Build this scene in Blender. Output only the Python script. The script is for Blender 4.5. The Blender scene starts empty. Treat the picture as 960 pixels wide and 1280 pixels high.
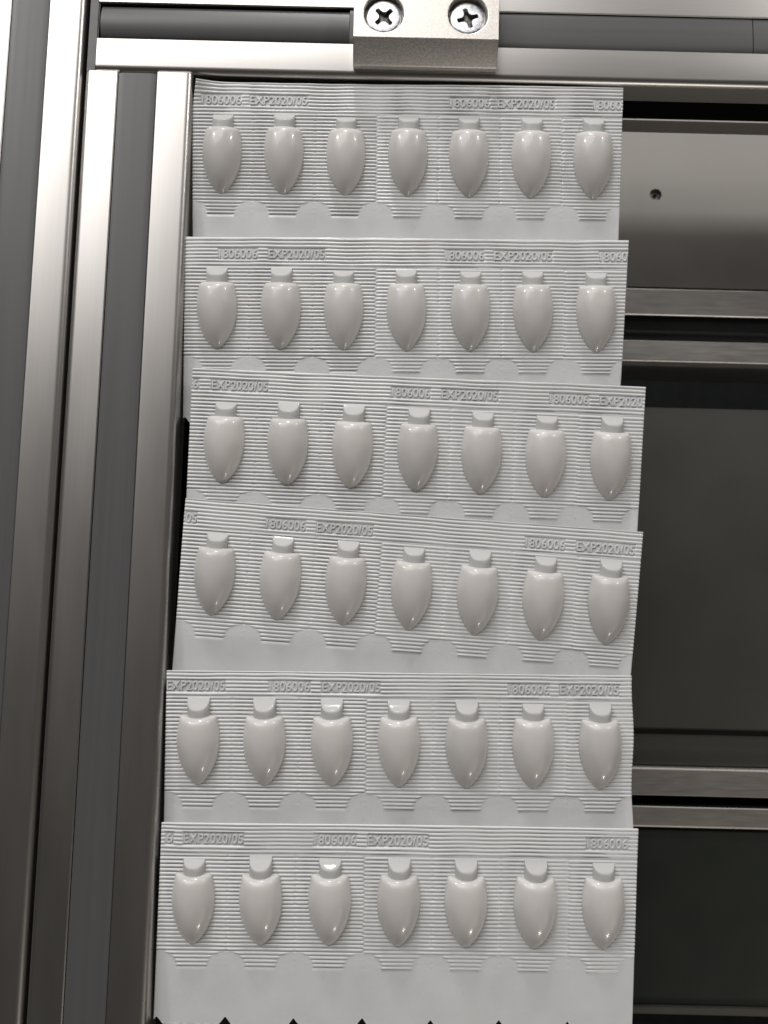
import bpy, bmesh, math, random
import numpy as np
from mathutils import Vector, Matrix

random.seed(4)
MM = 0.001
R = math.radians
scene = bpy.context.scene
col = scene.collection

# ------------------------------------------------------------ camera
cd = bpy.data.cameras.new('camera')
cam = bpy.data.objects.new('camera', cd)
col.objects.link(cam)
scene.camera = cam
cd.sensor_fit = 'VERTICAL'
cd.sensor_height = 36.0
cd.sensor_width = 27.0
cd.lens = 29.25
cd.clip_start = 0.01
cd.clip_end = 50
cam.matrix_world = (Matrix.Translation((0, -0.028, 0.281))
                    @ Matrix.Rotation(R(5.7), 4, 'X') @ Matrix.Rotation(R(1.37), 4, 'Z'))
cd.dof.use_dof = True
cd.dof.focus_distance = 0.284
cd.dof.aperture_fstop = 13.3

# ------------------------------------------------------------ world + lamps
w = bpy.data.worlds.new('World')
scene.world = w
w.use_nodes = True
bg = w.node_tree.nodes['Background']
bg.inputs['Color'].default_value = (1.0, 0.92, 0.84, 1)
bg.inputs['Strength'].default_value = 0.042

def lamp(name, pos, size, power, color=(1, 1, 1), size_y=None, aim=(0, 0.02, 0)):
    d = bpy.data.lights.new(name, 'AREA')
    d.shape = 'RECTANGLE'
    d.size = size
    d.size_y = size_y or size
    d.energy = power
    d.color = color
    o = bpy.data.objects.new(name, d)
    col.objects.link(o)
    o.location = pos
    o.rotation_euler = (Vector(aim) - Vector(pos)).to_track_quat('-Z', 'Y').to_euler()
    return o

lamp('ceiling_panel_lamp', (-0.98, 2.30, 2.35), 2.5, 72, (1.0, 0.98, 0.965), 1.6)
lamp('tube_lamp_far', (-0.10, 1.75, 0.55), 0.09, 11.0, (1, 0.98, 0.95), 0.15)
lamp('tube_lamp_left', (-0.98, 1.10, 0.80), 0.06, 6.0, (1, 0.98, 0.95), 0.16)
lamp('tube_lamp_right', (0.98, 1.10, 0.80), 0.06, 6.0, (1, 0.98, 0.95), 0.16)
lamp('tube_lamp_near', (0.55, -1.40, 0.42), 0.18, 4.2, (1, 0.95, 0.88), 0.14)
lamp('warm_lamp_near', (1.15, -1.25, 0.62), 0.5, 1.8, (1, 0.92, 0.82), 0.6)

vs = scene.view_settings
vs.view_transform = 'Standard'
vs.look = 'None'
vs.exposure = -0.13
vs.gamma = 1

# ------------------------------------------------------------ materials
def new_mat(name, base, rough=0.4, metal=0.0, spec=0.5):
    m = bpy.data.materials.new(name)
    m.use_nodes = True
    b = m.node_tree.nodes['Principled BSDF']
    b.inputs['Base Color'].default_value = (*base, 1)
    b.inputs['Roughness'].default_value = rough
    b.inputs['Metallic'].default_value = metal
    b.inputs['Specular IOR Level'].default_value = spec
    return m, m.node_tree.nodes, m.node_tree.links, b

def add_noise(m, scale=(1, 1, 1), nscale=100, detail=3, bump=0.0, dist=0.0001, rough=None, colvar=None, base=None):
    """object-space noise that drives bump, roughness range and colour range"""
    N, L = m.node_tree.nodes, m.node_tree.links
    b = N['Principled BSDF']
    tc = N.new('ShaderNodeTexCoord')
    mp = N.new('ShaderNodeMapping')
    mp.inputs['Scale'].default_value = scale
    L.new(tc.outputs['Object'], mp.inputs['Vector'])
    no = N.new('ShaderNodeTexNoise')
    no.inputs['Scale'].default_value = nscale
    no.inputs['Detail'].default_value = detail
    L.new(mp.outputs['Vector'], no.inputs['Vector'])
    if bump:
        bp = N.new('ShaderNodeBump')
        bp.inputs['Strength'].default_value = bump
        bp.inputs['Distance'].default_value = dist
        L.new(no.outputs['Fac'], bp.inputs['Height'])
        if b.inputs['Normal'].is_linked:
            L.new(b.inputs['Normal'].links[0].from_socket, bp.inputs['Normal'])
        L.new(bp.outputs['Normal'], b.inputs['Normal'])
    if rough:
        mr = N.new('ShaderNodeMapRange')
        mr.inputs['From Min'].default_value = 0.3
        mr.inputs['From Max'].default_value = 0.7
        mr.inputs['To Min'].default_value = rough[0]
        mr.inputs['To Max'].default_value = rough[1]
        L.new(no.outputs['Fac'], mr.inputs['Value'])
        L.new(mr.outputs['Result'], b.inputs['Roughness'])
    if colvar:
        cr = N.new('ShaderNodeValToRGB')
        cr.color_ramp.elements[0].position = 0.3
        cr.color_ramp.elements[1].position = 0.7
        cr.color_ramp.elements[0].color = (*colvar[0], 1)
        cr.color_ramp.elements[1].color = (*colvar[1], 1)
        L.new(no.outputs['Fac'], cr.inputs['Fac'])
        L.new(cr.outputs['Color'], b.inputs['Base Color'])
    return m

# anodised extrusion: fine draw lines along local X
M_alu = new_mat('anodised_aluminium', (0.72, 0.70, 0.68), 0.36, 1.0)[0]
add_noise(M_alu, (5, 1100, 1100), 1.0, 3, 0.03, 0.00003, None, ((0.485, 0.465, 0.445), (0.505, 0.487, 0.468)))
add_noise(M_alu, (1.5, 8, 8), 9.0, 5, 0.0, 0, (0.345, 0.385))
add_noise(M_alu, (30, 300, 300), 9.0, 2, 0.06, 0.00003)
M_slot_shade = new_mat('slot_shade_black', (0.012, 0.0125, 0.013), 0.6, 0.0, 0.2)[0]  # slot insides near-black: the shade of the deep slots put into the colour
M_rail = new_mat('matt_rail_aluminium', (0.74, 0.71, 0.68), 0.5, 1.0)[0]
add_noise(M_rail, (30, 300, 300), 3.0, 3, 0.05, 0.00003, (0.46, 0.54), ((0.70, 0.67, 0.64), (0.77, 0.745, 0.715)))
M_cover = new_mat('grey_slot_cover_plastic', (0.08, 0.08, 0.082), 0.42)[0]
add_noise(M_cover, (4, 400, 400), 1.0, 3, 0.08, 0.00003, (0.4, 0.47), ((0.08, 0.08, 0.082), (0.088, 0.087, 0.089)))
M_cast = new_mat('grainy_zinc_casting', (0.62, 0.58, 0.54), 0.42, 1.0)[0]
add_noise(M_cast, (1, 1, 1), 2300, 4, 0.45, 0.00008, (0.38, 0.56), ((0.52, 0.49, 0.45), (0.76, 0.73, 0.69)))
M_screw = new_mat('zinc_screw', (0.66, 0.67, 0.70), 0.34, 1.0)[0]
add_noise(M_screw, (1, 1, 1), 900, 3, 0.25, 0.0001, (0.28, 0.5), ((0.5, 0.51, 0.54), (0.78, 0.79, 0.82)))
M_recess = new_mat('dark_screw_recess', (0.18, 0.18, 0.175), 0.5, 0.9)[0]  # darker mottled tone than the screw head
add_noise(M_recess, (1, 1, 1), 1500, 3, 0.5, 0.0002, None, ((0.08, 0.08, 0.075), (0.30, 0.29, 0.28)))
M_black = new_mat('deep_shade_black', (0.006, 0.0065, 0.007), 0.8, 0, 0.1)[0]  # near-black colour that stands in for shade in deep places
add_noise(M_black, (1, 1, 1), 200, 2, 0.1, 0.0001, (0.7, 0.9))
M_panel = new_mat('stainless_panel', (0.36, 0.345, 0.32), 0.42, 0.85)[0]
add_noise(M_panel, (1, 1, 1), 38, 5, 0.0, 0, (0.54, 0.62), ((0.30, 0.287, 0.27), (0.325, 0.312, 0.295)))
add_noise(M_panel, (60, 900, 900), 1.0, 3, 0.15, 0.00004)
M_panel2 = new_mat('dim_reflection_stainless', (0.15, 0.14, 0.125), 0.4, 0.85)[0]  # same stainless, base colour darkened to carry a dark reflection
add_noise(M_panel2, (1, 1, 1), 30, 5, 0.0, 0, (0.40, 0.43), ((0.18, 0.172, 0.158), (0.19, 0.182, 0.168)))
M_smoke = new_mat('smoked_door_panel', (0.016, 0.019, 0.015), 0.35)[0]
add_noise(M_smoke, (1, 1, 1), 60, 4, 0.0, 0, (0.36, 0.40), ((0.019, 0.022, 0.018), (0.021, 0.024, 0.0195)))
M_tray = new_mat('dark_tray', (0.02, 0.02, 0.021), 0.5)[0]
add_noise(M_tray, (1, 1, 1), 300, 3, 0.2, 0.0001, (0.4, 0.6))

M_sheet = new_mat('white_strip_film', (0.66, 0.665, 0.67), 0.30)[0]
add_noise(M_sheet, (1, 1, 1), 110, 3, 0.25, 0.0004, (0.27, 0.34), ((0.665, 0.668, 0.672), (0.69, 0.693, 0.698)))
add_noise(M_sheet, (1, 1, 1), 1800, 2, 0.12, 0.00005)
b = M_sheet.node_tree.nodes['Principled BSDF']
b.inputs['Subsurface Weight'].default_value = 0.12
b.inputs['Subsurface Scale'].default_value = 0.0015
b.inputs['Subsurface Radius'].default_value = (1, 0.95, 0.9)

M_fill = new_mat('filled_shell_plastic', (0.56, 0.54, 0.515), 0.36, 0.0, 0.3)[0]
add_noise(M_fill, (1, 1, 1), 130, 3, 0.12, 0.0004, (0.33, 0.38), ((0.60, 0.58, 0.56), (0.635, 0.615, 0.595)))
b = M_fill.node_tree.nodes['Principled BSDF']
b.inputs['Subsurface Weight'].default_value = 0.5
b.inputs['Subsurface Scale'].default_value = 0.004
b.inputs['Subsurface Radius'].default_value = (1, 0.93, 0.85)
b.inputs['Coat Weight'].default_value = 0.28
b.inputs['Coat Roughness'].default_value = 0.09
N_, L_ = M_fill.node_tree.nodes, M_fill.node_tree.links
oi = N_.new('ShaderNodeObjectInfo')
hv = N_.new('ShaderNodeHueSaturation')
mr_ = N_.new('ShaderNodeMapRange')
mr_.inputs['To Min'].default_value = 0.95
mr_.inputs['To Max'].default_value = 1.05
L_.new(oi.outputs['Random'], mr_.inputs['Value'])
L_.new(mr_.outputs['Result'], hv.inputs['Value'])
L_.new(b.inputs['Base Color'].links[0].from_socket, hv.inputs['Color'])
L_.new(hv.outputs['Color'], b.inputs['Base Color'])
M_neck = new_mat('empty_neck_plastic', (0.52, 0.515, 0.51), 0.45, 0.0, 0.2)[0]
add_noise(M_neck, (1, 1, 1), 200, 3, 0.12, 0.0003, (0.42, 0.48))
b = M_neck.node_tree.nodes['Principled BSDF']
b.inputs['Coat Weight'].default_value = 0.12
b.inputs['Coat Roughness'].default_value = 0.09

# ------------------------------------------------------------ helpers
def link(name, mesh, mat=None, parent=None, loc=None, rot=None):
    o = bpy.data.objects.new(name, mesh)
    col.objects.link(o)
    if mat and not mesh.materials:
        mesh.materials.append(mat)
    if parent:
        o.parent = parent
    if loc:
        o.location = [v * MM for v in loc]
    if rot:
        o.rotation_euler = rot
    return o

def empty(name, loc, rz=0, rx=0):
    o = bpy.data.objects.new(name, None)
    o.empty_display_size = 0.01
    col.objects.link(o)
    o.location = [v * MM for v in loc]
    o.rotation_euler = (rx, 0, rz)
    return o

def tag(o, label, cat=None, group=None, kind=None):
    if label: o['label'] = label
    if cat: o['category'] = cat
    if group: o['group'] = group
    if kind: o['kind'] = kind
    return o

def bm_mesh(name, bm, smooth=30):
    bmesh.ops.recalc_face_normals(bm, faces=bm.faces)
    me = bpy.data.meshes.new(name)
    bm.to_mesh(me)
    bm.free()
    if smooth:
        me.polygons.foreach_set('use_smooth', [True] * len(me.polygons))
        me.set_sharp_from_angle(angle=R(smooth))
    return me

def box(name, x0, x1, y0, y1, z0, z1, mat, parent=None, bev=0.3, segs=2):
    bm = bmesh.new()
    bmesh.ops.create_cube(bm, size=1)
    cx, cy, cz = (x0 + x1) / 2, (y0 + y1) / 2, (z0 + z1) / 2
    for v in bm.verts:
        v.co = Vector((v.co.x * (x1 - x0), v.co.y * (y1 - y0), v.co.z * (z1 - z0))) * MM
    if bev:
        bmesh.ops.bevel(bm, geom=bm.edges[:], offset=bev * MM, segments=segs, affect='EDGES')
    return link(name, bm_mesh(name, bm), mat, parent, (cx, cy, cz))

def extrude_profile(pts, L, name, slots=False):
    """closed (y,z) outline in mm extruded along +X by L"""
    bm = bmesh.new()
    a = [bm.verts.new((0, p[0] * MM, p[1] * MM)) for p in pts]
    c = [bm.verts.new((L * MM, p[0] * MM, p[1] * MM)) for p in pts]
    n = len(pts)
    for i in range(n):
        bm.faces.new((a[i], a[(i + 1) % n], c[(i + 1) % n], c[i]))
    bm.faces.new(a)
    bm.faces.new(c)
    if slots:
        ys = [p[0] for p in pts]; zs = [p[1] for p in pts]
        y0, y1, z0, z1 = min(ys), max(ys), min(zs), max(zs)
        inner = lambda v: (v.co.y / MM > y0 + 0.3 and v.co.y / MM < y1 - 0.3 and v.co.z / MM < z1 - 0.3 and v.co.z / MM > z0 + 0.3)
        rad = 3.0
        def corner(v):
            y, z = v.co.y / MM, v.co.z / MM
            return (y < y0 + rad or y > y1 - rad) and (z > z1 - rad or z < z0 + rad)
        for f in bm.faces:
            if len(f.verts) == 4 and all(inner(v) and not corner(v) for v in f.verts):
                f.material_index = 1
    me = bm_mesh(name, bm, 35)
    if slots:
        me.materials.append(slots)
        me.materials.append(M_slot_shade)
    return me

def arc(cx, cz, r, a0, a1, n=6):
    return [(cx + r * math.cos(R(a0 + (a1 - a0) * i / n)), cz + r * math.sin(R(a0 + (a1 - a0) * i / n))) for i in range(n + 1)]

def slot_outline(W, D, r, top, side, sdep=7):
    """W wide (y), D deep (z 0..-D); top=(y0,y1) slot, side=(z0,z1) slot on both sides, None = none. y from 0..W"""
    e = 0.35
    p = []
    p += arc(r, -r, r, 180, 90)                       # upper left corner
    if top:
        y0, y1 = top
        p += [(y0 - e, 0), (y0, -e), (y0, -sdep), (y1, -sdep), (y1, -e), (y1 + e, 0)]
    p += arc(W - r, -r, r, 90, 0)
    if side:
        z0, z1 = side
        p += [(W, z0 + e), (W - e, z0), (W - sdep, z0), (W - sdep, z1), (W - e, z1), (W, z1 - e)]
    p += arc(W - r, -D + r, r, 0, -90)
    p += arc(r, -D + r, r, 270, 180)
    if side:
        z0, z1 = side
        p += [(0, z1 - e), (e, z1), (sdep, z1), (sdep, z0), (e, z0), (0, z0 + e)]
    return p

def cover_outline(w, bow, depth, n=12):
    """rounded slot cover strip, centred on y=0, crest at z=bow"""
    p = []
    for i in range(n + 1):
        t = -1 + 2 * i / n
        z = bow * (1 - t * t)
        if abs(t) > 0.999: z -= 0.25
        p.append((t * w / 2, z))
    return p + [(w / 2, -depth), (-w / 2, -depth)]

# ------------------------------------------------------------ machine frame
# left-hand post (only its right part is in the picture)
def post(name, x0, W, ybot, ytop, top, label):
    root = empty(name, (x0, ybot, 0))
    tag(root, label, 'frame profile', 'upright aluminium frame profiles')
    L = ytop - ybot
    # local X runs up the picture: rotate +90 about z; outline y axis then points to -x, so mirror the outline
    pts = [(-p[0], p[1]) for p in slot_outline(W, 40, 2.4, top, (-13, -27))]
    link('extrusion', extrude_profile(pts, L, 'extrusion', M_alu), M_alu, root, (0, 0, 0), (0, 0, R(90)))
    return root

pa = post('frame_post', -151.6, 39.4, -290, 290, (12.7, 26.5), 'bright aluminium post running the full height at the far left edge, ending beyond the crossbar')
c = cover_outline(13.5, 0.15, 3)
link('slot_cover', extrude_profile(c, 580, 'slot_cover'), M_cover, pa, (19.6, 0, -0.35), (0, 0, R(90)))
pb = post('frame_post', -111.0, 38.8, -290, 156.4, (12.0, 25.9), 'shorter aluminium post butted under the crossbar, directly left of the white strips')
link('slot_cover', extrude_profile(c, 446, 'slot_cover'), M_cover, pb, (18.95, 0, -0.35), (0, 0, R(90)))

# crossbar
cb = empty('frame_crossbar', (-107.2, 156.5, 0))
tag(cb, 'horizontal aluminium crossbar with dark grey slot strip above the white strips', 'frame profile')
link('extrusion', extrude_profile(slot_outline(38.6, 33, 2.3, (12.6, 26.1), (-11.0, -22.6), 12), 420, 'extrusion', M_alu), M_alu, cb)
cl = cover_outline(12.9, 1.7, 2.5, 20)
tag(link('slot_cover', extrude_profile(cl, 89.6, 'slot_cover'), M_cover, cb, (0.9, 19.35, -1.5)), 'rounded left length of slot strip ending in a gap before the bracket')
cr_ = cover_outline(13.2, 0.35, 2.5)
tag(link('slot_cover', extrude_profile(cr_, 145.4, 'slot_cover'), M_cover, cb, (90.6, 19.35, -0.45)), 'flat middle length of slot strip right of the bracket')
tag(link('slot_cover', extrude_profile(cr_, 70, 'slot_cover'), M_cover, cb, (236.35, 19.35, -0.5), (0, 0, R(0.0))), 'end length of slot strip beyond the split')
box('bar_end_chamfer', -3.7, -0.2, 0.3, 38.3, -30, -1.3, M_cover, cb, 0.4)  # stands in for the bar's chamfered end, its shaded grey painted

# ------------------------------------------------------------ bracket with two screws
def bracket():
    root = empty('mounting_bracket', (-14.8, 159.1, 0))
    tag(root, 'grainy silver metal block with a sloping front face and two screws on the crossbar', 'bracket')
    Lx, yb, yt, zf, zt = 51.0, 40.0, 7.0, 2.6, 8.0
    holes = [(10.6, 16.0), (40.1, 16.2)]
    rr, dep = 7.25, 3.4
    bm = bmesh.new()
    def V(x, y, z): return bm.verts.new((x * MM, y * MM, z * MM))
    A = [V(0, yt, zt), V(Lx, yt, zt), V(Lx, yb, zt), V(0, yb, zt)]
    edges = [bm.edges.new((A[i], A[(i + 1) % 4])) for i in range(4)]
    rings = []
    for hx, hy in holes:
        ring = [V(hx + rr * math.cos(2 * math.pi * k / 48), hy + rr * math.sin(2 * math.pi * k / 48), zt) for k in range(48)]
        edges += [bm.edges.new((ring[k], ring[(k + 1) % 48])) for k in range(48)]
        rings.append((ring, hx, hy))
    bmesh.ops.triangle_fill(bm, use_beauty=True, use_dissolve=False, edges=edges)
    for ring, hx, hy in rings:
        r1 = [V(hx + (rr - 0.25) * math.cos(2 * math.pi * k / 48), hy + (rr - 0.25) * math.sin(2 * math.pi * k / 48), zt - 0.3) for k in range(48)]
        r2 = [V(hx + (rr - 0.25) * math.cos(2 * math.pi * k / 48), hy + (rr - 0.25) * math.sin(2 * math.pi * k / 48), zt - dep) for k in range(48)]
        for k in range(48):
            j = (k + 1) % 48
            bm.faces.new((ring[k], ring[j], r1[j], r1[k]))
            bm.faces.new((r1[k], r1[j], r2[j], r2[k]))
        bm.faces.new(r2)
    prof = [(yt, zt), (0.35, zf + 0.25), (0, zf - 0.2), (0, 0.15), (yb, 0.15), (yb, zt)]
    l = [A[0]] + [V(0, *p) for p in prof[1:5]] + [A[3]]
    r = [A[1]] + [V(Lx, *p) for p in prof[1:5]] + [A[2]]
    for i in range(5):
        bm.faces.new((l[i], l[i + 1], r[i + 1], r[i]))
    bm.faces.new(l)
    bm.faces.new(r)
    me = bm_mesh('bracket_body', bm, 25)
    body = link('bracket_body', me, M_cast, root)
    mod = body.modifiers.new('edge', 'BEVEL')
    mod.width = 0.28 * MM
    mod.segments = 2
    mod.limit_method = 'ANGLE'
    mod.angle_limit = R(28)
    # phillips pan screws
    def screw(hx, hy, rot, tilt):
        bm = bmesh.new()
        n = 48
        prof = [(6.35, -2.2), (6.5, -1.2), (6.4, -0.5), (6.0, -0.12), (5.3, 0.0)]
        rg = []
        for pr_, pz in prof:
            rg.append([bm.verts.new((pr_ * MM * math.cos(2 * math.pi * k / n), pr_ * MM * math.sin(2 * math.pi * k / n), pz * MM)) for k in range(n)])
        for a, c2 in zip(rg[:-1], rg[1:]):
            for k in range(n):
                bm.faces.new((a[k], a[(k + 1) % n], c2[(k + 1) % n], c2[k]))
        cross = []
        for q in range(4):
            a0 = q * 90
            # flared arm tip, then the concave inner corner
            for rad, da in ((1.9, -30), (2.8, -17), (3.75, -13), (3.95, 0), (3.75, 13), (2.8, 17), (1.9, 30)):
                cross.append((rad * math.cos(R(a0 + da)), rad * math.sin(R(a0 + da))))
        cv = [bm.verts.new((x * MM, y * MM, -0.02 * MM)) for x, y in cross]
        m_ = len(cv)
        ed = [bm.edges.new((cv[i], cv[(i + 1) % m_])) for i in range(m_)]
        top_e = [e for e in bm.edges if e.verts[0] in rg[-1] and e.verts[1] in rg[-1]]
        bmesh.ops.triangle_fill(bm, use_beauty=True, use_dissolve=False, edges=ed + top_e)
        me = bm_mesh('screw', bm, 40)
        s = link('screw', me, M_screw, root, (hx, hy, 6.5), (tilt[0], tilt[1], R(rot)))
        bm = bmesh.new()
        t = [bm.verts.new((x * 1.02 * MM, y * 1.02 * MM, -0.03 * MM)) for x, y in cross]
        d = [bm.verts.new((x * 0.72 * MM, y * 0.72 * MM, -1.7 * MM)) for x, y in cross]
        for i in range(m_):
            bm.faces.new((t[i], t[(i + 1) % m_], d[(i + 1) % m_], d[i]))
        bm.faces.new(d)
        link('cross_recess', bm_mesh('cross_recess', bm, 40), M_recess, s)
        return s
    s1 = screw(10.6, 15.7, 44, (0, 0))
    s2 = screw(40.2, 15.9, 17, (R(-2.5), R(1.5)))
    s1['label'] = 'left screw with its cross turned like an X'
    s2['label'] = 'right screw with its cross nearly upright'
bracket()

# ------------------------------------------------------------ interior of the machine, below the frame
floor = box('cabinet_floor', -260, 420, -420, 420, -330, -325, M_black, None, 0)  # darkness deep in the cabinet is put into the floor colour
tag(floor, 'bottom of the machine cabinet, its deep shade painted black', kind='structure')

up_ = empty('upper_back_panel', (40, 112.4, -80))
tag(up_, 'grey stainless panel with one small dark screw hole at the upper right', 'panel')
def holed_panel():
    bm = bmesh.new()
    x0, x1, y0, y1 = -60, 300, 0.0, 110
    hx, hy = 79.8, 155.7 - 112.4
    B = [bm.verts.new((x * MM, y * MM, 0)) for x, y in ((x0, y0), (x1, y0), (x1, y1), (x0, y1))]
    ed = [bm.edges.new((B[i], B[(i + 1) % 4])) for i in range(4)]
    ring = [bm.verts.new(((hx + 2.7 * math.cos(a)) * MM, (hy + 2.7 * math.sin(a)) * MM, 0)) for a in [2 * math.pi * k / 32 for k in range(32)]]
    ed += [bm.edges.new((ring[k], ring[(k + 1) % 32])) for k in range(32)]
    bmesh.ops.triangle_fill(bm, use_beauty=True, use_dissolve=False, edges=ed)
    low = [bm.verts.new((v.co.x, v.co.y, -2 * MM)) for v in ring]
    for k in range(32):
        bm.faces.new((ring[k], ring[(k + 1) % 32], low[(k + 1) % 32], low[k]))
    Bl = [bm.verts.new((v.co.x, v.co.y, -2 * MM)) for v in B]
    for k in range(4):
        bm.faces.new((B[k], B[(k + 1) % 4], Bl[(k + 1) % 4], Bl[k]))
    return bm_mesh('sheet', bm, 30)
link('sheet', holed_panel(), M_panel, up_)
# recessed fastener in the hole
bm = bmesh.new()
bmesh.ops.create_cone(bm, cap_ends=True, segments=32, radius1=2.5 * MM, radius2=2.1 * MM, depth=1.0 * MM)
sc = link('recessed_screw', bm_mesh('recessed_screw', bm, 30), M_recess, up_, (79.8, 43.3, -2.0))
bm = bmesh.new()
bmesh.ops.create_cone(bm, cap_ends=True, segments=6, radius1=1.05 * MM, radius2=1.05 * MM, depth=0.3 * MM)
link('socket', bm_mesh('socket', bm, 30), M_black, sc, (0, 0, 0.6))  # raised black hexagon, the hollow's shade painted as colour

# upper inner rail
ri = empty('inner_rail', (-20, 78.2, -80))
tag(ri, 'light grey slotted inner rail crossing just beneath the holed grey panel', 'rail', 'inner rails inside the machine')
link('extrusion', extrude_profile(slot_outline(33.6, 34, 0.8, (9.6, 21.2), None, 8), 360, 'extrusion', M_rail), M_rail, ri)
sl = [(10.0, -2.4), (10.6, -1.6), (12.6, -1.5), (13.3, -0.9), (14.1, -0.9), (14.5, -1.9), (16.0, -2.6), (20.9, -2.6), (20.9, -5), (10.0, -5)]
link('slot_strip', extrude_profile(sl, 358, 'slot_strip'), M_tray, ri, (1, 0, -0.6))

# middle panel, stainless with its dim reflection put into the colour
mp = box('middle_inner_panel', -20, 340, -82.0, 57.5, -84, -80, M_panel2, None, 0.8)
tag(mp, 'wide metal panel, dim brown reflection in its colour, between the two inner rails', 'panel')
ledge = box('panel_ledge', -20, 340, -98.6, -82.9, -90, -83.0, M_panel2, None, 1.5)
tag(ledge, 'narrow blackish ledge between the dim panel and the lower inner rail', 'ledge')

M_rail_low = new_mat('shaded_rail_aluminium', (0.40, 0.375, 0.345), 0.45, 1.0)[0]  # darker copy of the rail metal, dimmer light put into its colour
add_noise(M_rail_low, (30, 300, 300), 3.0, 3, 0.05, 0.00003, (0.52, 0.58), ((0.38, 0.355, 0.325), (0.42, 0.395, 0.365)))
rl = empty('inner_rail', (-20, -122.6, -80))
tag(rl, 'dim slotted inner rail low in the opening above the greenish black door', 'rail', 'inner rails inside the machine')
link('extrusion', extrude_profile(slot_outline(24.8, 30, 1.2, (8.7, 13.2), None, 12), 360, 'extrusion', M_rail_low), M_rail_low, rl)

door = box('smoked_door_panel', -20, 340, -194.0, -123.6, -88, -82, M_smoke, None, 0.5)
tag(door, 'greenish black smooth panel at the lower right of the opening', 'panel')
trim = box('edge_trim', -20, 340, -197.4, -194.2, -84, -80.6, M_panel2, None, 0.5)
tag(trim, 'thin grey trim line under the greenish black panel', 'trim')

# support under the strips
tray = box('support_tray', -63, 78, -164, 152, -13.5, -11.8, M_tray, None, 0.5)
tag(tray, 'dark flat tray carrying the white strips, showing in the notches of the lowest one', 'tray')

# ------------------------------------------------------------ the strips
PITCH_R = 1.275
NECK = 29.3

def shell_mesh():
    """closed torpedo shell, tip at origin, running to +Y, top half +Z, mirrored below"""
    # (s, half width) along the side outline
    prof = [(0.0, 0.35), (0.25, 0.85), (0.8, 1.5), (1.8, 2.4), (3.2, 3.45), (4.8, 4.45), (6.6, 5.35), (8.6, 6.1), (10.8, 6.65),
            (13.2, 7.02), (15.6, 7.15), (18.0, 7.0), (20.0, 6.72), (21.5, 6.45), (22.5, 6.3), (23.0, 6.18), (23.3, 6.02), (23.5, 5.75),
            (23.58, 5.35), (23.6, 4.8), (23.6, 3.2), (23.6, 1.5)]
    s_ = np.array([p[0] for p in prof]); w_ = np.array([p[1] for p in prof])
    # resample the long side smoothly
    k = 17
    ss = np.linspace(0, 1, 46)
    dist = np.concatenate([[0], np.cumsum(np.hypot(np.diff(s_), np.diff(w_)))])
    # catmull-rom through the points
    def cr(arr, u):
        i = int(np.clip(np.searchsorted(dist, u) - 1, 0, len(dist) - 2))
        t = (u - dist[i]) / (dist[i + 1] - dist[i])
        g = lambda j: arr[int(np.clip(j, 0, len(arr) - 1))]
        def m(j):
            j0, j1 = max(j - 1, 0), min(j + 1, len(arr) - 1)
            return (g(j1) - g(j0)) / (dist[j1] - dist[j0])
        h = dist[i + 1] - dist[i]
        t2, t3 = t * t, t * t * t
        return (2*t3-3*t2+1)*g(i) + (t3-2*t2+t)*h*m(i) + (-2*t3+3*t2)*g(i+1) + (t3-t2)*h*m(i+1)
    us = np.concatenate([np.linspace(0, dist[13], 34), np.linspace(dist[13], dist[19], 16)[1:], dist[20:]])
    bm = bmesh.new()
    n = 56
    rings = []
    for u in us:
        s, hw = float(cr(s_, u)), float(cr(w_, u))
        hz = hw * 0.88
        cap = 0.75 + 0.86 * max(s, 0)
        hz = -0.35 * math.log(math.exp(-hz / 0.35) + math.exp(-cap / 0.35)) if s < 8 else hz
        hz = max(hz, 0.1)
        if s > 20.2: hz *= 1 - 0.30 * min((s - 20.2) / 3.4, 1) ** 3
        ring = []
        for q in range(n):
            a = 2 * math.pi * q / n
            z = hz * math.sin(a)
            k2 = min(max((s - 16.5) / 6.5, 0), 1)
            k2 = k2 * k2 * (3 - 2 * k2)
            y = s - 0.5 * abs(z) / 6.0 * k2
            if s < 2.0: y += 0.5 * abs(z) * (1 - s / 2.0) * 0.4
            ring.append(bm.verts.new((hw * math.cos(a) * MM, y * MM, z * MM)))
        rings.append(ring)
    for a, c2 in zip(rings[:-1], rings[1:]):
        for q in range(n):
            bm.faces.new((a[q], a[(q + 1) % n], c2[(q + 1) % n], c2[q]))
    bm.faces.new(rings[0])
    bm.faces.new(rings[-1])
    # thin welded rim around the outline, slightly proud of the shell
    return bm_mesh('shell', bm, 50)

def neck_mesh():
    bm = bmesh.new()
    n = 40
    rw, rh = 3.75, 3.75
    rings = []
    S = [22.4] + list(np.linspace(23.0, NECK, 30))
    for s in S:
        ring = []
        dd = max(NECK - s, 0)
        lim = 0.25 + 0.62 * dd + 0.11 * dd * dd
        for q in range(n):
            a = 2 * math.pi * q / n
            ca, sa = math.cos(a), math.sin(a)
            x = rw * math.copysign(abs(ca) ** 0.85, ca)
            zc = rh * abs(sa) ** 0.9
            # soft minimum between the round neck and the slanted cut
            kk = 0.22
            z = -kk * math.log(math.exp(-zc / kk) + math.exp(-lim / kk))
            z = max(z, 0.0)
            ring.append(bm.verts.new((x * MM, s * MM, math.copysign(z, sa) * MM)))
        rings.append(ring)
    for a, c2 in zip(rings[:-1], rings[1:]):
        for q in range(n):
            bm.faces.new((a[q], a[(q + 1) % n], c2[(q + 1) % n], c2[q]))
    bm.faces.new(rings[0])
    bm.faces.new(rings[-1])
    return bm_mesh('neck', bm, 45)

SHELL, NECKM = shell_mesh(), neck_mesh()

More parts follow.
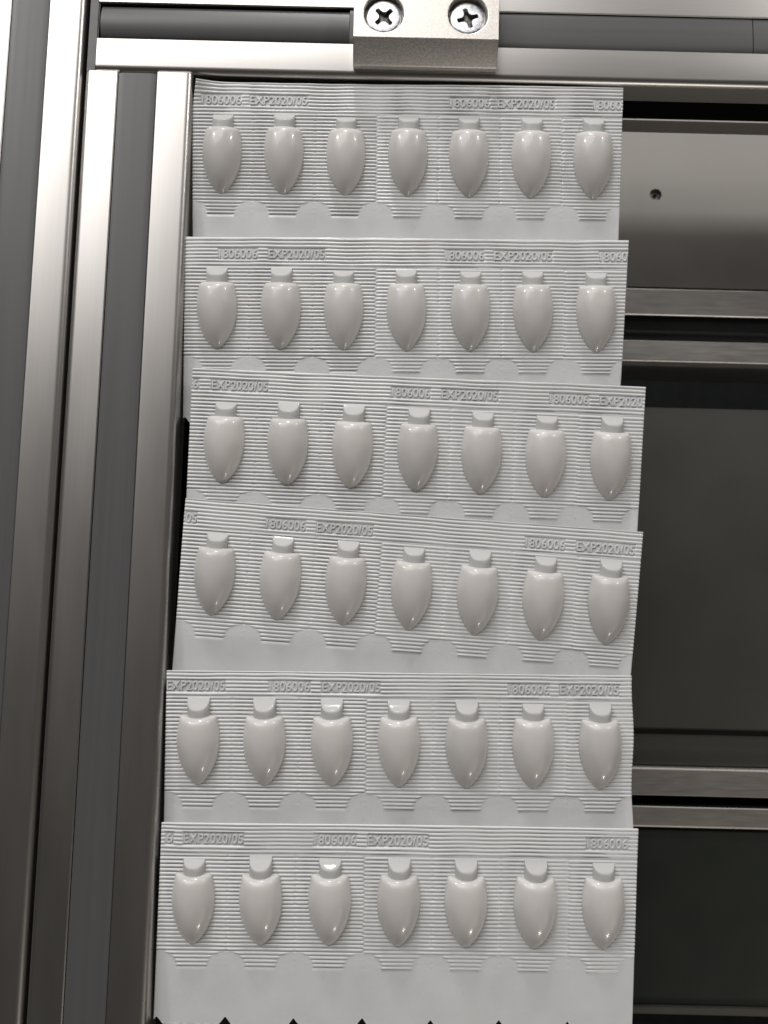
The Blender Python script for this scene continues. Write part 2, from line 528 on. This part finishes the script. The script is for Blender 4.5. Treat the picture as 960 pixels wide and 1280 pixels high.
def wave(X, V, ph, pitch, H, inset):
    Wv = 0.30 * np.sin(X * 0.045 + ph[5]) * np.clip((V - NECK) / 10, 0, 1) + 0.30 * np.sin(X * 0.12 + ph[6]) * np.clip((-V - 6) / 14, 0, 1)
    Wv = Wv + 0.12 * np.sin(X * 0.30 + ph[7]) * np.clip((-V - 9) / 12, 0, 1) + 0.14 * np.clip((-V - 8) / 16, 0, 1) * np.cos(2 * np.pi * X / pitch)
    if inset:
        Wv = Wv + 2.0 * (np.clip((V - H + 9) / 9, 0, 1) ** 2) * (np.clip((0 - X) / 9, 0, 1) ** 1.5)
    return Wv

def sheet_mesh(idx, pitch, xl, xr, H, pads, padc, inset, seed, F=24.2, wav=0.0):
    rng = np.random.RandomState(seed)
    dv = PITCH_R / 6
    flap = np.concatenate([[-F, -F + 0.02], np.linspace(-F + 0.8, -8.2, 22)])
    main = np.arange(-7.0 - dv, H - dv * 0.5, dv)
    vs_ = np.concatenate([flap, main, [H]])
    nu = 400
    u = np.linspace(0, 1, nu)
    ph = rng.rand(8) * 6.28
    V = np.repeat(vs_[:, None], nu, 1)
    X = np.zeros_like(V)
    for j, s in enumerate(vs_):
        t = (s + 14) / (H + 14)
        a = xl[1] + (xl[0] - xl[1]) * t
        b_ = xr[1] + (xr[0] - xr[1]) * t
        if inset and s > H - inset[1]:
            a += inset[0] * ((s - H + inset[1]) / inset[1]) ** 1.5
        b_ += wav * math.sin((s - 10) * 0.19)
        X[j] = a + (b_ - a) * u
    bounds = [(k - 0.5) * pitch for k in range(8)]
    dmin = np.min([np.abs(X - b) for b in bounds], axis=0)
    kblock = np.floor(X / pitch + 0.5)
    phase = np.where(kblock >= 3, 0.42, 0.0) + np.where(kblock >= 6, 0.12, 0.0)
    # corrugation
    def rid(v):
        return np.abs(np.sin(np.pi * v)) ** 0.62
    amp = 0.48 * (1 + 0.12 * np.sin(X * 0.11 + ph[0]) * np.sin(V * 0.13 + ph[1]) + 0.10 * np.sin(X * 0.37 + ph[2]))
    Z = np.full_like(V, 0.25)
    mainz = (V < NECK + 0.25)
    sb = -7.0 + 4.9 * np.clip(1 - (dmin / 6.3) ** 2.4, 0, 1) ** (1 / 2.2)
    in_main = mainz & (V >= sb - 1e-6)
    Z = np.where(in_main, amp * rid((V + 7.0) / PITCH_R + phase), Z)
    head = V > NECK + 0.6
    warp = 0.10 * np.sin(X * 0.09 + ph[3]) + 0.05 * np.sin(X * 0.31 + ph[4])
    Z = np.where(head, amp * rid((V - NECK - 0.6 + warp) / PITCH_R), Z)
    # thin lip where ridges stop
    # perforation between the shells
    dots = 0.55 + 0.45 * np.sin(V * 2 * np.pi / 1.9)
    g = np.exp(-(dmin / 0.28) ** 2)
    ends = (X > bounds[0] + 2) & (X < bounds[-1] - 2)
    Z -= np.where(ends & (V < NECK + 0.3), g * dots * np.where(V < -2, 0.08, 0.30), 0)
    # pads for the code
    for a, b_ in pads:
        m = (X > a - 0.3) & (X < b_ + 0.3) & (np.abs(V - padc) < 2.25)
        Z = np.where(m, 0.04, Z)
    # soft handling waves
    Wv = wave(X, V, ph, pitch, H, inset)
    Z = Z + Wv + rng.normal(0, 0.010, Z.shape)
    if inset:
        Z += rng.normal(0, 0.05, Z.shape) * np.exp(-((X - 122.0) / 3.2) ** 2) * (V > 4) * (V < NECK)
    # notches cut in the lower edge at the perforations
    notch = np.clip(2.6 - dmin * 1.25, 0, None)
    lowm = np.clip((-V - 19.0) / (F - 19.0), 0, 1)
    V = V + notch * lowm ** 3
    nr = len(vs_)
    co = np.stack([X, V, Z], -1).reshape(-1, 3)
    # boundary skirt
    top_i = np.arange(nr * nu).reshape(nr, nu)
    loop = np.concatenate([top_i[0, :], top_i[1:, -1], top_i[-1, :-1][::-1], top_i[1:-1, 0][::-1]])
    sk = co[loop].copy()
    sk[:, 2] = -0.45 + Wv.reshape(-1)[loop]
    base = len(co)
    co = np.concatenate([co, sk]) * MM
    q = np.stack([top_i[:-1, :-1], top_i[:-1, 1:], top_i[1:, 1:], top_i[1:, :-1]], -1).reshape(-1, 4)
    li = np.arange(len(loop))
    q2 = np.stack([loop, base + li, base + (li + 1) % len(loop), loop[(li + 1) % len(loop)]], -1)
    quads = np.concatenate([q, q2])
    me = bpy.data.meshes.new('sheet')
    nv, nf = len(co), len(quads)
    me.vertices.add(nv)
    me.vertices.foreach_set('co', co.reshape(-1))
    me.loops.add(nf * 4)
    me.loops.foreach_set('vertex_index', quads.reshape(-1).astype(np.int32))
    me.polygons.add(nf)
    me.polygons.foreach_set('loop_start', np.arange(0, nf * 4, 4, dtype=np.int32))
    me.polygons.foreach_set('use_smooth', [True] * nf)
    me.update(calc_edges=True)
    me.validate()
    return me

TEXT = {}
def text_mesh(s):
    if s in TEXT: return TEXT[s]
    cu = bpy.data.curves.new('embossed_code', 'FONT')
    cu.body = s
    cu.size = 1.0
    cu.extrude = 0.03
    cu.bevel_depth = 0.012
    cu.bevel_resolution = 1
    cu.resolution_u = 4
    cu.space_character = 1.06
    t = bpy.data.objects.new('tmp_text', cu)
    col.objects.link(t)
    bpy.context.view_layer.update()
    me = bpy.data.meshes.new_from_object(t.evaluated_get(bpy.context.evaluated_depsgraph_get()))
    bpy.data.objects.remove(t)
    co = np.empty(len(me.vertices) * 3)
    me.vertices.foreach_get('co', co)
    co = co.reshape(-1, 3)
    mn, mx = co.min(0), co.max(0)
    co[:, 0] = (co[:, 0] - mn[0]) / (mx[0] - mn[0])          # 0..1 wide
    co[:, 1] = (co[:, 1] - mn[1]) / (mx[1] - mn[1]) - 0.5     # -0.5..0.5 tall
    co[:, 2] = (co[:, 2] - mn[2]) / (mx[2] - mn[2])
    me.vertices.foreach_set('co', co.reshape(-1))
    me.update()
    TEXT[s] = me
    return me

B, D = '1806006', 'EXP2020/05'
strips = [
    # pitch, angle, tip x, tip y, left (top,bottom), right (top,bottom), header top, text centre, inset, wave, texts
    (22.19, 0.57, -61.1, 113.5, (-11.0, -10.0), (143.9, 142.7), 40.7, 34.4, (1.7, 11), 0.0,
     [(B, -7.5, 6.6), (D, 9.8, 30.2), (B, 81.8, 95.9), (D, 98.8, 119.2), ('18060', 133.3, 143.2)],
     'topmost white suppository strip, upper left corner bent, right below the crossbar'),
    (22.24, 0.93, -60.1, 56.3, (-11.7, -11.7), (144.9, 142.0), 40.2, 34.3, None, 0.0,
     [(B, 0.3, 13.8), (D, 17.8, 37.5), (B, 80.2, 93.8), (D, 97.4, 117.8), ('18060', 134.7, 144.3)],
     'second white suppository strip from the crossbar, lying level just above the first slanting strip'),
    (22.30, -1.03, -56.3, 8.8, (-12.0, -12.1), (145.3, 144.1), 39.9, 34.5, None, 0.0,
     [('6', -11.6, -9.8), (D, -5.1, 14.4), (B, 57.5, 70.6), (D, 74.7, 94.2), (B, 112.2, 125.6), ('EXP2020', 129.7, 144.3)],
     'slightly slanting white suppository strip whose right end juts furthest out, code cut off after EXP2020'),
    (22.41, -2.86, -58.0, -36.5, (-11.9, -11.8), (144.7, 143.7), 39.4, 32.9, None, 0.0,
     [('05', -11.2, -7.6), (B, 16.3, 29.7), (D, 33.6, 52.7), (B, 105.0, 118.4), (D, 122.5, 142.2)],
     'most steeply slanting white suppository strip, sloping down to the right beside the black gap'),
    (22.41, 0.69, -60.1, -92.7, (-10.9, -11.0), (145.2, 145.4), 38.1, 33.2, None, 0.35,
     [('EXP2020/05', -10.8, 8.6), (B, 23.6, 37.0), (D, 41.3, 60.6), (B, 103.5, 117.2), (D, 120.9, 140.5)],
     'level white suppository strip second from the bottom, with a slightly wavy right edge'),
    (22.44, 0.58, -59.6, -143.5, (-10.6, -11.9), (146.1, 144.9), 39.6, 34.6, None, 0.0,
     [('6', -9.2, -7.0), (D, -3.3, 16.2), (B, 39.6, 53.3), (D, 57.2, 77.0), (B, 129.2, 142.6)],
     'lowest white suppository strip, its plain flap fully uncovered and notched along the edge'),
]
TILT = math.atan(0.08)
for i, (pitch, ang, tx, ty, xl, xr, H, tc_, inset, wav, texts, label) in enumerate(strips):
    root = empty('suppository_strip', (tx, ty, -5.0), R(ang), 0)
    root.rotation_mode = 'XYZ'
    root.rotation_euler = (Matrix.Rotation(R(ang), 3, 'Z') @ Matrix.Rotation(TILT, 3, 'X')).to_euler()
    tag(root, label, 'suppository strip', 'overlapping white suppository strips')
    pads = [(a, b_) for _, a, b_ in texts]
    link('sheet', sheet_mesh(i, pitch, xl, xr, H, pads, tc_, inset, 11 + i, 26.0, wav), M_sheet, root)
    for k in range(7):
        jx, jy = random.uniform(-.08, .08), random.uniform(-.08, .08)
        o = link('shell', SHELL, M_fill, root, (k * pitch + jx, jy, 0.05), (random.uniform(-.025, .025), random.uniform(-.025, .025), random.uniform(-.012, .012)))
        link('neck', NECKM, M_neck, o)
    for s, a, b_ in texts:
        me = text_mesh(s).copy()
        n_ = len(me.vertices)
        co = np.empty(n_ * 3)
        me.vertices.foreach_get('co', co)
        co = co.reshape(-1, 3)
        lx = a + co[:, 0] * (b_ - a)
        lv = tc_ + co[:, 1] * 3.2
        ph = np.random.RandomState(11 + i).rand(8) * 6.28
        lz = co[:, 2] * 0.38 + wave(lx, lv, ph, pitch, H, inset)
        me.vertices.foreach_set('co', (np.stack([lx - a, lv - tc_, lz], -1) * MM).reshape(-1))
        me.update()
        link('embossed_date' if 'E' in s or s == '05' else 'embossed_code', me, M_sheet, root, (a, tc_, 0.02))
